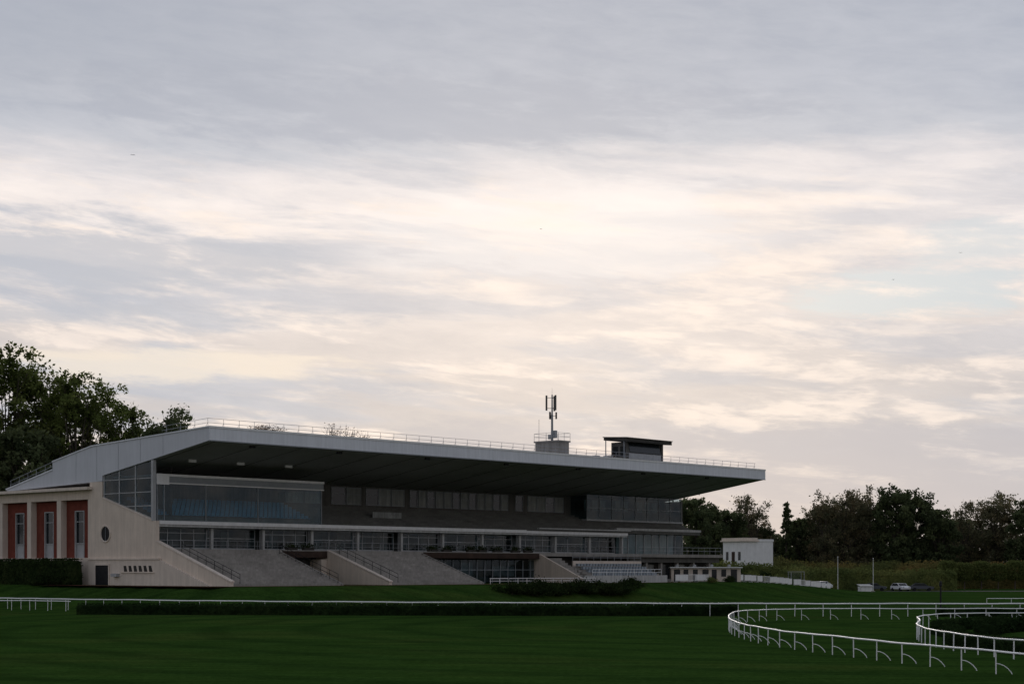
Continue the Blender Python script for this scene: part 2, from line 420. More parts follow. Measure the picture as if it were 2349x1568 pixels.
for u in (17, 19.5, 40, 42.5, 47, 49, 52, 55.5, 58):
    p_ = inst('planter', plm, GS, (u, 0, 0))
    C = rng.normal(size=(180, 3))*np.array([.5, .16, .16])+np.array([.75, 7.8, 6.65-ZB]); v_, f_ = leaves(C, .11)
    inst('foliage', npmesh('foliage', v_, f_, L_bush), p_)
# ground storey
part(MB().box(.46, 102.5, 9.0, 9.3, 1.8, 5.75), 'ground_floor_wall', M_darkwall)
part(MB().box(15.7, 22.4, 6.9, 6.995, 5.35, 6.1), 'brown_lintel', M_brown)
part(MB().box(38.3, 60, 6.9, 6.995, 5.4, 6.1), 'brown_lintel', M_brown)
gw = MB()
for k in range(15): gw.box(38.4+k*1.48, 38.46+k*1.48, 7.7, 7.8, 2.25, 5.2)
gw.box(38.4, 60, 7.7, 7.8, 3.9, 3.97)
gwo = part(gw, 'shopfront', M_frame, GS)
part(MB().box(38.4, 60, 7.83, 7.85, 2.25, 5.2), 'window_pane', M_glassd, gwo)
part(MB().box(39, 60, 8.6, 8.98, 2.3, 3.0), 'shop_counter', M_inner, gwo)
for a, b2, z1 in ((40, 43, 4.6), (47, 49, 4.9), (53, 57, 4.4)): part(MB().box(a, b2, 8.7, 8.98, 3.1, z1), 'pale_board', M_curtain, gwo)

def terrace(u0, u1, lab):
    return part(MB().prism(steps(-3.3, 2.3, 7.0, 5.75, 16, 1.7), u0, u1), 'terrace', M_conc, GS, lab)
t1 = terrace(.5, 15.4, 'stepped concrete viewing terrace')
t2 = terrace(23.0, 38.0, 'stepped concrete viewing terrace')
part(MB().prism([(-3.4,1.7),(-3.4,2.55),(7.0,6.1),(9.0,6.1),(9.0,1.7)], 22.5, 23.0), 'side_wall', M_cream, t2)
part(MB().prism([(-3.5,2.57),(-3.5,2.7),(7.0,6.24),(7.0,6.11)], 22.45, 23.05), 'coping', M_creamtrim, t2)
for u, tt in ((15.4, t1), (38.0, t2)):
    part(MB().prism([(-3.4,1.7),(-3.4,2.42),(7.0,6.0),(9.0,6.0),(9.0,1.7)], u, u+.25), 'side_wall', M_conc, tt)
for u, tt in ((1.6, t1), (24.3, t2), (15.2, t1)):
    h = MB()
    for dz in (.55, 1.0): h.tube((u, -3.0, 2.5+dz), (u, 6.9, 5.8+dz), .03)
    for k in range(8): h.tube((u, -3+k*1.41, 2.4+k*.47), (u, -3+k*1.41, 3.5+k*.47), .03)
    part(h, 'handrail', M_black, tt)
part(MB().box(21.6, 22.45, 6.99, 9.0, 2.2, 5.15), 'pier', M_cream)
part(MB().prism([(-1.0,1.7),(-1.0,2.5),(7,6.0),(9,6.0),(9,1.7)], 60.2, 60.6), 'side_wall', M_cream)
part(MB().prism(steps(1.5, 2.3, 6.9, 5.5, 10, 1.7), 60.7, 64), 'stair_block', M_conc)
t3 = part(MB().prism(steps(0, 2.4, 5.6, 4.4, 8, 1.7), 64.1, 80), 'terrace', M_conc, GS, 'small terrace with pale grey-blue seats')
part(MB().box(65.5, 80.5, 5.6, 5.8, 1.8, 5.15), 'pale_wall', M_creamtrim, t3)
s = MB()
for i in range(5):
    for k in range(22): s.box(65.2+k*.64, 65.65+k*.64, .9+i*.9, 1.3+i*.9, 2.75+i*.42, 3.1+i*.42)
part(s, 'seat_row', M_pseat, t3)
fw = [(59.6,-1.2),(60.5,-2.0),(74.5,-2.6),(77,-1.6),(77,-1.3),(74.4,-2.3),(60.6,-1.7),(59.8,-.9)]
part(MB().prismz(fw, 1.7, 3.2), 'pale_wall', M_slab, t3)
s = MB()
for z in (5.6, 6.0): s.tube((65.5, 5.7, z), (80.5, 5.7, z), .03, k=5)
for k in range(11): s.tube((65.5+k*1.5, 5.7, 5.15), (65.5+k*1.5, 5.7, 6.0), .03, k=4)
part(s, 'handrail', M_steel, t3)
s = MB()
for z in (3.6, 4.0): s.tube((60.5, -1.85, z), (74.5, -2.45, z), .03, k=5)
for k in range(11): s.tube((60.5+k*1.4, -1.85-.06*k, 3.2), (60.5+k*1.4, -1.85-.06*k, 4.0), .025, k=4)
part(s, 'handrail', M_rail, t3)
po = part(MB().box(80.5, 102.4, 7.6, 7.8, 5.0, 5.75), 'portico', M_inner)
for u in (80.5, 84.5, 88, 92, 96, 100): part(MB().box(u, u+.4, 7.81, 8.3, 2, 5.74), 'column', M_conc, po)
for k in range(5): part(MB().box(81.3+k*3.8, 83.9+k*3.8, 8.9, 8.98, 2.4, 4.7), 'window', M_curtain if k % 2 else M_darkglass, po)
h = MB()
for z in (6.7, 7.2): h.tube((82, 7.2, z), (102.3, 7.2, z), .03)
for k in range(15): h.tube((82+k*1.45, 7.2, 6.2), (82+k*1.45, 7.2, 7.2), .025, k=4)
part(h, 'gallery_railing', M_steel)
# upper glass box at the far end
g2 = part(MB().box(79.6, 102.6, 14.9, 14.92, 11.3, 14.85), 'glazed_box', M_glassd, GS, 'glazed upper box hung beneath the roof')
part(MB().box(79.6, 79.62, 14.93, 17.9, 11.3, 14.7), 'side_pane', M_glassd, g2)
f = MB()
for k in range(9): f.box(79.6+k*2.86, 79.68+k*2.86, 14.84, 14.95, 11.3, 14.9)
f.box(79.6, 102.6, 14.84, 14.95, 12.9, 12.98)
part(f, 'window_frame', M_frame, g2)
part(MB().box(79.4, 102.8, 14.7, 17.95, 11.05, 11.29), 'floor_slab', M_wframe, g2)
bm2 = MB().box(0, 1.3, 16.5, 16.6, 12.6-ZB, 14.2-ZB).mesh('blind', M_curtain)
for k in (0, 1, 2, 4, 5, 7, 8, 9, 11): inst('blind', bm2, g2, (81+k*1.8, 0, 0))
# lower glass box
g3 = part(MB().box(84, 99.5, 12.4, 12.42, 6.2, 9.6), 'glazed_box', M_glass, GS, 'pale glazed corner room')
part(MB().box(84, 84.02, 12.43, 17.9, 6.2, 9.6), 'side_pane', M_glass, g3)
f = MB()
for k in range(9): f.box(84+k*1.93, 84.1+k*1.93, 12.3, 12.45, 6.2, 9.6)
part(f, 'window_frame', M_wframe, g3)
part(MB().box(82.2, 103, 11.4, 17.9, 9.65, 10.0), 'canopy', M_slab, g3)
part(MB().box(86, 100, 14.5, 14.7, 6.2, 9.6), 'inner_partition', M_curtain, g3)
part(MB().box(102.6, 103, 14.9, 19, 2.2, 14.5), 'end_wall', M_inner)
part(MB().box(62, 82, 8.6, 9.0, 9.45, 9.6), 'thin_canopy', M_slab)

# commentary booth on the roof
bo = part(MB().prism([(2.2,18.6),(2.2,20.1),(2.5,21.5),(5.2,21.5),(5.2,18.4)], 73.2, 80.6), 'commentary_booth', M_inner, GS, 'dark rooftop commentary booth with flat overhanging roof')
part(MB().prism([(2.2,18.6),(2.2,21.5),(5.2,21.5),(5.2,18.4)], 80.6, 81.1), 'end_pier', M_darkwall, bo)
part(MB().prism([(1.5,21.45),(1.5,21.95),(5.5,22.15),(5.5,21.75)], 71.9, 82.2), 'booth_roof', M_darkwall, bo)
part(MB().prism([(1.4,21.93),(1.4,22.03),(5.6,22.25),(5.6,22.15)], 71.8, 82.3), 'roof_edge', M_inner, bo)
part(MB().prism([(2.12,20.1),(2.43,21.4),(2.46,21.38),(2.15,20.08)], 73.5, 80.4), 'window', M_darkglass, bo)
part(MB().box(73.3, 80.5, 2.12, 2.19, 19.2, 19.95), 'lower_panel', M_wframe, bo)
for a in (2.7, 4.0): part(MB().box(73.16, 73.195, a, a+.9, 19.6, 20.9), 'window', M_darkglass, bo)
part(MB().box(72.0, 72.1, 5.2, 5.3, 18.4, 21.8), 'post', M_frame, bo)
part(MB().box(72.0, 72.1, 2.0, 2.1, 18.7, 21.5), 'post', M_frame, bo)
part(MB().box(69.2, 70.2, 2.4, 3.4, 18.6, 19.4), 'roof_vent', M_wframe, roof)
part(MB().box(66.5, 67.3, 2.4, 3.2, 18.6, 19.3), 'roof_vent', M_wframe, roof)

# wing with columns and red panels
wgo = part(MB().box(1.2, 14, 21.75, 62, 1.8, 12.9), 'side_wing', M_cream, GS, 'cream side wing with columns and red panels')
part(MB().box(-.7, 14.5, 21.2, 62.5, 12.95, 13.28), 'cornice', M_creamtrim, wgo)
part(MB().box(.1, 1.2, 21.75, 62, 11.9, 12.94), 'beam', M_cream, wgo)
part(MB().box(-.1, 1.2, 21.75, 62, 1.8, 5.3), 'plinth', M_cream, wgo)
for k in range(6):
    v0 = 21.8+k*6.25
    part(MB().box(.12, 1.19, v0 if k == 0 else v0-.4, v0+.45, 5.3, 11.9), 'column', M_creamtrim, wgo)
    a = v0+.45; b2 = v0+5.85
    rp = part(MB().box(.85, 1.19, a+.02, a+1.75, 5.3, 11.88).box(.85, 1.19, b2-1.75, b2-.02, 5.3, 11.88).box(.85, 1.19, a+1.75, b2-1.75, 10.7, 11.88), 'red_panel', M_brick, wgo)
    w = part(MB().box(1.05, 1.08, a+1.75, b2-1.75, 6.9, 10.7), 'window', M_darkglass, wgo)
    part(MB().box(1.0, 1.04, a+1.85, b2-1.85, 5.3, 6.9), 'infill_panel', M_wframe, w)
    part(MB().box(.8, 1.0, a+1.75, a+1.87, 5.3, 10.7).box(.8, 1.0, b2-1.87, b2-1.75, 5.3, 10.7).box(.8, 1.0, a+1.87, b2-1.87, 10.58, 10.7).box(.9, 1.0, a+1.87, b2-1.87, 9.4, 9.48).box(.9, 1.0, a+1.87, b2-1.87, 6.9, 7.0), 'window_frame', M_wframe, w)

# roof railing
rr = empty('roof_railing', (*W(0, 0), 18.9), GROT, 'thin steel guard rail along the grandstand roof edge', 'railing')
h = MB()
for dz in (.45, .9):
    h.tube((.2, 8.5, dz-.45), (.5, .9, dz), .022, k=5); h.tube((.5, .9, dz), (LU-1.2, .9, dz), .022, k=5)
h.obj('rail', M_steel, rr)
pmesh = MB().tube((0, 0, -.05), (0, 0, .9), .022, k=5).tube((0, 0, .45), (0, .45, -.03), .015, k=4).mesh('post', M_steel)
for k in range(50): inst('post', pmesh, rr, (.5+k*2.07, .9, 0), (random.uniform(-.06, .06), random.uniform(-.05, .05), 0))
for k in range(3): inst('post', pmesh, rr, (.4-.05*k, 3+k*2.4, -.14-.12*k))
rb = empty('roof_railing', (*W(0, 29.3), 15.5), GROT, 'guard rail on the low rear slope of the roof', 'railing')
h = MB()
for dz in (.5, 1.0): h.tube((.4, .2, dz), (.4, 9.6, dz-1.95), .03, k=5)
h.obj('rail', M_steel, rb)
for k in range(6): inst('post', pmesh, rb, (.4, .2+k*1.85, -.38*k+.05))

# antenna
an = empty('rooftop_antenna', (*W(60.2, 4.8), 18.5), GROT, 'telecom antenna mast on a concrete plinth on the roof', 'antenna')
MB().box(-1.1, 1.1, -2.0, 2.0, 0, 2.25).box(-1.25, 1.25, -2.15, 2.15, 2.25, 2.45).obj('plinth', M_conc, an)
MB().tube((0, 0, 2.4), (0, 0, 6.0), .17, .14, 10).tube((0, 0, 6.0), (0, 0, 8.6), .11, .09, 8).tube((0, 0, 8.6), (0, 0, 9.5), .02, .01, 5).obj('mast', M_frame, an)
for ang in (0.3, 2.4, 4.5):
    c, s_ = math.cos(ang)*.75, math.sin(ang)*.75
    MB().box(c-.10, c+.10, s_-.08, s_+.08, 6.5, 8.5).tube((0, 0, 6.8), (c, s_, 6.8), .035).tube((0, 0, 8.2), (c, s_, 8.2), .035).obj('antenna_panel', M_inner, an)
for ang in (1.2, 3.3, 5.6):
    c, s_ = math.cos(ang)*.55, math.sin(ang)*.55
    MB().box(c-.08, c+.08, s_-.08, s_+.08, 5.4, 6.3).tube((0, 0, 5.8), (c, s_, 5.8), .03).obj('antenna_panel', M_black, an)
pr = MB()
for z in (3.0, 3.45):
    for a, b2 in (((-1.2,-2.1),(1.2,-2.1)),((1.2,-2.1),(1.2,2.1)),((1.2,2.1),(-1.2,2.1)),((-1.2,2.1),(-1.2,-2.1))): pr.tube((*a, z), (*b2, z), .025, k=4)
for x, y in ((-1.2,-2.1),(1.2,-2.1),(1.2,2.1),(-1.2,2.1),(-1.2,0),(0,-2.1),(1.2,0)): pr.tube((x, y, 2.4), (x, y, 3.45), .025, k=4)
pr.obj('platform_railing', M_steel, an)
MB().tube((-.7, 1.7, 2.4), (-.7, 1.7, 5.4), .03, .02, 5).tube((-1.0, 1.5, 5.2), (-.4, 1.9, 5.2), .02, k=4).tube((-.95, 1.53, 4.9), (-.45, 1.87, 4.9), .02, k=4).obj('aerial', M_steel, an)
MB().box(.35, .7, -.3, .3, 2.9, 3.9).obj('equipment_box', M_wframe, an)
MB().box(-.6, -.3, -.2, .2, 2.7, 3.3).obj('equipment_box', M_wframe, an)

# ------------------------------------------------------------------ vegetation
def tree_meshes(seed, H, R, th, nl, lsize, mat, nclu=34, shape='oval', spread=1.25):
    global rng
    rng = np.random.default_rng(seed); rd = random.Random(seed)
    s = MB(); base = Vector((0, 0, 0)); top = Vector((rd.uniform(-.6, .6), rd.uniform(-.6, .6), H*.62))
    if shape == 'cone': top = Vector((0, 0, H*.97))
    r0 = .018*H+.08
    pts = [base, Vector((rd.uniform(-.2, .2), rd.uniform(-.2, .2), th*.6)), Vector((rd.uniform(-.2, .2), rd.uniform(-.2, .2), th)), top]
    rs = [r0*1.3, r0, r0*.8, r0*.25]
    for i in range(3): s.tube(pts[i], pts[i+1], rs[i], rs[i+1], 8)
    cl = []
    for i in range(nclu):
        zf = rd.uniform(0.02, .97)
        if shape == 'cone': zf = (i+.5)/nclu; prof_ = (1-zf)*1.0+.03
        else: prof_ = math.sin(math.pi*min(.97, .12+.86*zf))**.5
        ang = i*2.399+rd.uniform(-.5, .5); rad = R*prof_*math.sqrt(rd.uniform(.1, 1))*rd.uniform(.8, 1.1)
        c = Vector((math.cos(ang)*rad, math.sin(ang)*rad, th+(H-th)*zf)); cl.append(c)
        if shape != 'cone':
            st_ = pts[2].lerp(top, min(.95, zf*.75)); mid = st_.lerp(c, .5)+Vector((0, 0, -.35))
            s.tube(st_, mid, r0*.28, r0*.15, 5); s.tube(mid, c, r0*.15, r0*.04, 5)
            for _ in range(3):
                e = c+Vector((rd.gauss(0, 1), rd.gauss(0, 1), rd.gauss(.4, .8)))*1.1
                s.tube(mid.lerp(c, .7), e, r0*.06, .015, 4)
    tm = s.mesh('trunk', M_bark)
    C = []
    per = nl//nclu
    for c in cl:
        cr = spread*rd.uniform(.6, 1.35)*(R/5.0)**.7
        n = int(per*rd.uniform(.5, 1.4))
        k = max(3, n//45); sub = rng.normal(size=(k, 3))*np.array([cr, cr, cr*.75])*.8
        idx = rng.integers(0, k, n)
        C.append(np.array(c)+sub[idx]+rng.normal(size=(n, 3))*cr*.30)
    C = np.concatenate(C); C = C[C[:, 2] > th*.55]
    v, f = leaves(C, lsize)
    return tm, npmesh('crown', v, f, mat)

def add_tree(name, meshes, X, Y, rot, sc, label, cat='tree', group=None):
    r = empty(name, (X, Y, tz(X, Y)-.05), rot, label, cat, group); r.scale = sc if isinstance(sc, tuple) else (sc,)*3
    inst('trunk', meshes[0], r); inst('crown', meshes[1], r)
    return r

TA = tree_meshes(1, 30, 6.4, 9, 16000, .27, L_left, nclu=70)
TB = tree_meshes(2, 28, 5.8, 8, 13000, .27, L_left, nclu=58)
TC = tree_meshes(3, 28, 5.2, 8, 9000, .25, L_left, nclu=44)
TD = tree_meshes(4, 20, 7, 4, 12000, .34, L_dark, nclu=50)
TS = tree_meshes(6, 22, 3.4, 12, 9000, .25, L_dark, nclu=30, spread=1.5)
for (me_, X, Y, r, sc, lab) in [
    (TA, -67, 224, .3, 1.0, 'tall plane tree with dense green crown behind the stand'),
    (TB, -75, 222, 1.7, 1.0, 'tall green tree behind the side wing'),
    (TA, -61, 226, 2.9, .91, 'tall broad green tree behind the roof'),
    (TB, -57.5, 222, 4.2, .96, 'tall green tree behind the roof'),
    (TC, -54.3, 224, 5.0, .93, 'tall tree with thin airy crown behind the roof'),
    (TB, -52.0, 227, .9, .84, 'slender tree with airy crown behind the roof'),
    (TS, -46.6, 226, 2.2, 1.0, 'small dark tree showing above the roof edge'),
    (TD, -70, 214, 1.0, 1.0, 'dark dense tree behind the side wing'),
    (TD, -62, 216, 3.0, .95, 'dark dense tree behind the side wing'),
    (TD, -78, 212, 4.0, 1.05, 'dark dense tree beside the side wing')]:
    add_tree('tree', me_, X, Y, r, sc, lab, 'tree', 'trees behind the grandstand')

R1 = tree_meshes(21, 22, 5.4, 2.5, 17000, .36, L_dark, nclu=80)
R2 = tree_meshes(22, 22, 5.6, 3.5, 11000, .28, L_autumn, nclu=70, spread=1.4)
R3 = tree_meshes(23, 21, 5.8, 2, 15000, .36, L_dark, nclu=74)
R4 = tree_meshes(24, 20, 2.6, 1, 8000, .30, L_dark, nclu=60, shape='cone', spread=.75)
R5 = tree_meshes(25, 21, 6.0, 3, 9000, .26, L_autumn, nclu=64, spread=1.5)
dl = 'dense dark green tree behind the clipped hedges'; al = 'thinly leaved autumn tree behind the clipped hedges'
for (nm, me_, X, Y, r, sc, lab) in [
    ('tree', R3, 40, 372, .4, .84, dl), ('tree', R1, 46, 392, 1.4, .76, dl), ('tree', R3, 51.5, 398, 2.4, .80, dl),
    ('tree', R5, 57, 402, 3.4, .97, 'autumn tree with thin uneven crown'), ('tree', R1, 61, 406, 4.4, .62, dl),
    ('conifer_tree', R4, 65.3, 400, 0, .98, 'narrow pointed dark conifer among broadleaf trees'),
    ('tree', R3, 69.0, 404, 5.1, .76, dl), ('tree', R2, 74, 400, .2, .93, al), ('tree', R5, 79.5, 402, 1.1, 1.04, al),
    ('tree', R2, 84.5, 405, 2.3, .99, al), ('tree', R1, 91, 400, 3.0, 1.0, 'broad dense dark green tree'),
    ('tree', R1, 96.5, 404, 5.5, .96, 'broad dense dark green tree'), ('tree', R3, 101.5, 400, .8, .86, dl),
    ('tree', R5, 110.5, 408, 1.9, .93, al), ('tree', R2, 115.5, 402, 3.7, .93, al), ('tree', R3, 121, 392, 4.9, .97, dl), ('tree', R1, 128, 398, 2.6, 1.0, dl),
    ('tree', R5, 119, 412, .1, 1.02, al), ('tree', R3, 88, 415, 3.3, .88, dl), ('tree', R1, 106.5, 418, 2.0, .64, dl),
    ('tree', R1, 55, 415, 1.0, .66, dl), ('tree', R3, 64, 418, 2.0, .62, dl), ('tree', R1, 77, 416, .4, .84, dl), ('tree', R3, 82, 418, 5.4, .88, dl), ('tree', R3, 72, 416, 5.4, .76, dl), ('tree', R1, 59, 424, 4.4, .70, dl), ('tree', R3, 113, 420, 1.4, .78, dl)]:
    add_tree(nm, me_, X, Y, r, sc, lab, 'conifer' if nm != 'tree' else 'tree', 'park trees')

rng = np.random.default_rng(5)
n = 34000
X = rng.uniform(10, 260, n); hh = 14+2*np.sin(X*.16)+1.5*np.sin(X*.37+1)
C = np.stack([X, 460+rng.normal(size=n)*5, rng.random(n)**.8*hh], 1)
v, f = leaves(C, .65)
o = bpy.data.objects.new('distant_wood', npmesh('distant_wood', v, f, L_dark)); COL.objects.link(o); o['kind'] = 'stuff'; tag(o, 'far dark wood behind the park trees', 'wood')

def hedge(name, pts, w, h, mat, label, dens=60, lsize=.09, step=.6, jit=.06, und=0.):
    P = smoothpath([(x, y, 0) for x, y in pts], step)
    s = MB(); n = len(P); cs = [(-.5, 0), (-.5, .5), (-.46, .86), (-.2, 1.0), (.2, 1.0), (.46, .86), (.5, .5), (.5, 0)]
    k = len(cs); frames = []
    ph = random.uniform(0, 6)
    for j, p in enumerate(P):
        d = (P[min(n-1, j+1)]-P[max(0, j-1)]).normalized(); sd = Vector((d.y, -d.x, 0)); z0 = tz(p.x, p.y)
        hs = 1+und*(math.sin(j*step*.55+ph)*.5+math.sin(j*step*1.37+ph*2)*.35+math.sin(j*step*.21)*.5)
        frames.append((p, sd, z0, hs))
        for a, b2 in cs:
            q_ = p+sd*(a*w*.94+random.gauss(0, jit*.5)); s.v.append((q_.x, q_.y, z0-.05+b2*h*hs*.97+(random.gauss(0, jit*.5) if b2 > 0 else 0)))
    for j in range(n-1):
        for i in range(k-1): s.f.append((j*k+i, j*k+i+1, (j+1)*k+i+1, (j+1)*k+i))
    s.f += [tuple(range(k)), tuple((n-1)*k+i for i in reversed(range(k)))]
    L = step*(n-1); per = (2*h+w); N = int(L*per*dens)
    C = np.zeros((N, 3))
    for q_ in range(N):
        j = random.randrange(n-1); t = random.random(); p, sd, z0, hs = frames[j]; p2, _, z2, h2 = frames[j+1]
        e = random.random()*per
        if e < h: a, z = -.5*w, e
        elif e < h+w: a, z = e-h-.5*w, h
        else: a, z = .5*w, per-e
        b_ = p.lerp(p2, t)+sd*a
        C[q_] = (b_.x, b_.y, z0+(z2-z0)*t+z*(hs+(h2-hs)*t))
    C += rng.normal(size=(N, 3))*jit
    v, f = leaves(C, lsize)
    nv = len(s.v)
    me_ = bpy.data.meshes.new(name); me_.from_pydata(s.v+v.tolist(), [], s.f+(f+nv).tolist()); me_.materials.append(mat)
    o = bpy.data.objects.new(name, me_); COL.objects.link(o); tag(o, label, 'hedge'); return o

K = 1.086
def KS(pts): return [(x*K, y*K) for x, y in pts]
hedge('hedge', [(-38.5, 149.5), (-22, 148), (0, 146), (12, 145), (20, 145)], 1.3, .96, L_hedge, 'long low dark clipped hedge beneath the white rail', 55, .07, jit=.035)
hedge('hedge', [W(-1.9, 21.5), W(-1.9, 30), W(-1.9, 44), W(-1.9, 58)], 1.6, 2.85, L_bush, 'tall clipped dark hedge against the side wing', 35, .12, und=.02)
hedge('hedge', [(46, 338), (60, 342), (85, 345), (130, 350)], 3, 5.1, L_hedgeb, 'long clipped olive brown hedge before the park trees', 10, .22, step=1.5, jit=.3, und=.07)
hedge('hedge', [(36, 300), (44, 303), (50, 306), (56, 312)], 2.4, 3.1, L_olive, 'olive green hedge in front of the white pavilion', 14, .2, step=1.2, jit=.25, und=.08)
hedge('hedge', [(53, 322), (60, 320), (78, 318), (84, 318)], 2, 3.8, L_olive, 'lower clipped olive green hedge by the flagpoles', 14, .2, step=1.2, jit=.22, und=.07)
hedge('hedge', [(84, 358), (100, 358), (125, 358)], 2, 2.2, L_hedge, 'dark low hedge under clipped trees', 12, .22, step=1.2, jit=.12)
hedge('hedge', [(36, 142.4), (44, 142.0), (60, 142.5)], 1.0, .75, L_hedge, 'short dark hedge beneath the far rail', 50, .08, jit=.04)
hedge('hedge', KS([(31, 107), (27.5, 103), (24.6, 97), (23.5, 89), (22, 84), (21.6, 78), (22.2, 72)]), .9, .7, L_hedge, 'curved dark hedge following the inner rail', 70, .07, jit=.04)
hedge('hedge', KS([(26.5, 94), (28.5, 98.5), (33, 103), (42, 106.5)]), 1.4, .75, L_hedge, 'curved dark shrubby hedge inside the rail loop', 60, .11, jit=.14)

ctv = np.random.default_rng(3).normal(size=(3400, 3)); ctv /= np.linalg.norm(ctv, axis=1)[:, None]
ctv = np.sign(ctv)*np.abs(ctv)**.7*(.72+.33*np.random.default_rng(4).random((3400, 1)))
v, f = leaves(ctv*np.array([1.95, 1.6, 2.0])+np.array([0, 0, 4.0]), .2)
CT = (MB().tube((0, 0, 0), (.05, 0, 2.6), .16, .12, 7).tube((.05, 0, 2.5), (.8, .2, 4.0), .09, .04, 5).tube((.05, 0, 2.5), (-.8, -.2, 4.0), .09, .04, 5).tube((.05, 0, 2.5), (0, .1, 5.0), .08, .03, 5).mesh('trunk', M_bark), npmesh('crown', v, f, L_olive))
for k in range(12):
    add_tree('clipped_tree', CT, 87+k*3.45, 336+.3*k, random.uniform(-.2, .2), random.uniform(.86, 1.04), 'clipped rounded tree with bare trunk in a row', 'tree', 'row of clipped trees')

def bush_mesh(seed, R, H, n, mat, size=.13):
    g_ = np.random.default_rng(seed); C = []
    for i in range(14):
        c = np.array([g_.normal()*R*.45, g_.normal()*R*.4, abs(g_.normal())*H*.33+H*.25])
        C.append(c+g_.normal(size=(n//14, 3))*np.array([R*.26, R*.26, H*.17]))
    C = np.concatenate(C); C = C[C[:, 2] > 0]
    v, f = leaves(C, size)
    s = MB()
    for i in range(9):
        e = C[g_.integers(0, len(C))]; s.tube((0, 0, -.1), tuple(e), .035, .01, 4)
    return s.mesh('stem', M_bark), npmesh('foliage', v, f, mat)
B1 = bush_mesh(1, 1.9, 1.5, 2600, L_bush); B2 = bush_mesh(2, 1.7, 1.3, 2200, L_bush); B3 = bush_mesh(3, 1.2, 1.2, 1500, L_olive)
def add_bush(me_, X, Y, r, sc, lab, grp='bushes on the grass bank'):
    r_ = empty('bush', (X, Y, tz(X, Y)), r, lab, 'bush', grp); r_.scale = (sc,)*3
    inst('stem', me_[0], r_); inst('foliage', me_[1], r_)
for k in range(13):
    X, Y = W(33+k*1.75, -13.0+random.uniform(-.8, .8)); add_bush((B1, B2, B1)[k % 3], X, Y, k*1.3, random.uniform(.7, .95), 'low dark green bush on the grass bank')
for k, (u, v_) in enumerate([(60, -9), (78, -8), (84, -7)]):
    X, Y = W(u, v_); add_bush((B2, B3)[k % 2], X, Y, k, .55, 'small dark bush at the foot of the stand')
for k, v_ in enumerate([21.5, 24, 27]):
    X, Y = W(-3.4, v_); add_bush(B2, X, Y, k, .75, 'small rounded bush before the wing hedge')
for k, (X, Y) in enumerate([(35, 262), (38, 268), (41, 276), (45, 285)]):
    add_bush((B2, B3)[k % 2], X, Y, k, 1.2, 'rounded bush behind the crowd barriers')

def twigs(seed, n, L):
    rd = random.Random(seed); s = MB(); pts = []
    for i in range(n):
        a = rd.uniform(0, 6.28); t = rd.uniform(.1, 1.1); p = Vector((rd.uniform(-.3, .3), rd.uniform(-.3, .3), 0))
        for j in range(4):
            q_ = p+Vector((math.cos(a)*math.sin(t), math.sin(a)*math.sin(t), math.cos(t)))*L*.3
            s.tube(p, q_, .025*(1-j*.22), .025*(1-(j+1)*.22), 4); p = q_; a += rd.uniform(-.6, .6); t += rd.uniform(-.3, .3); pts.append(tuple(p))
    return s, np.array(pts)
for k, (u, sd, L, nn, sz) in enumerate([(7.6, 1, 1.0, 16, .6), (9.0, 7, 1.1, 16, .6), (10.4, 2, 1.0, 14, .55), (18.6, 3, 1.5, 22, .95), (20.8, 4, 1.3, 18, .85), (22.6, 5, 1.1, 14, .75), (69, 6, .8, 12, .8)]):
    s, pts = twigs(sd, nn, L); X, Y = W(u, 1.6)
    r_ = empty('rooftop_plant', (X, Y, 18.8), k, 'dry scrubby plant growing on the roof edge', 'plant', 'plants on the roof'); r_.scale = (1.2, 1.2, sz)
    s.obj('stem', M_bark, r_)
    nl_ = 300 if k < 3 else 60
    lv = pts[rng.integers(0, len(pts), nl_)]+rng.normal(size=(nl_, 3))*.14
    v, f = leaves(lv, .09); inst('foliage', npmesh('foliage', v, f, L_twig), r_)

# ------------------------------------------------------------------ white rails
def rail_fence(name, pts, label, spacing, h, strut_ang, postmesh, step=.6, r=.055, pz=1.0):
    P = smoothpath([(x, y, 0) for x, y in pts], step); p0 = P[0]
    rt = empty(name, (p0.x, p0.y, tz(p0.x, p0.y)), 0, label, 'rail')
    ro = MB().sweep([(p.x-p0.x, p.y-p0.y, tz(p.x, p.y)-rt.location.z+h+.012*math.sin(i*.31)+.008*math.sin(i*.83+1)) for i, p in enumerate(P)], r, 8, .8).obj('rail', M_rail, rt)
    for p_ in ro.data.polygons: p_.use_smooth = True
    for q_ in smoothpath([(x, y, 0) for x, y in pts], spacing):
        o = inst('post', postmesh, rt, (q_.x-p0.x, q_.y-p0.y, tz(q_.x, q_.y)-rt.location.z), (random.uniform(-.02, .02), random.uniform(-.02, .02), strut_ang+random.uniform(-.12, .12)))
        o.scale = (1, 1, pz)
    return rt
ps = MB().tube((0, 0, -.05), (0, 0, .85), .025, k=7)
ps.sweep([(0, 0, .40), (.14, 0, .385), (.30, 0, .32), (.44, 0, .21), (.56, 0, .07), (.60, 0, -.03)], .020, 6)
POST = ps.mesh('post', M_rail)
PLAIN = MB().tube((0, 0, -.05), (0, 0, 1.06), .03, k=6).mesh('post', M_rail)
rail_fence('running_rail', [(-58, 178), (-52.3, 172), (-43, 165), (-22.9, 154), (0, 147.5), (19.3, 144), (42.7, 143.5), (64, 145)], 'long white running rail crossing the turf', 2.4, 1.08, 0, PLAIN, r=.075)
rail_fence('running_rail', KS([(60, 127), (37.7, 124), (27.5, 124), (20, 122.5), (16, 117), (14.1, 108.7), (12.6, 97), (12.25, 88), (12.6, 80), (13.8, 73), (15.6, 64.7), (17.6, 57.4), (20, 49)]), 'white hairpin running rail with curved struts', 2.5, .87, -.25, POST, r=.05)
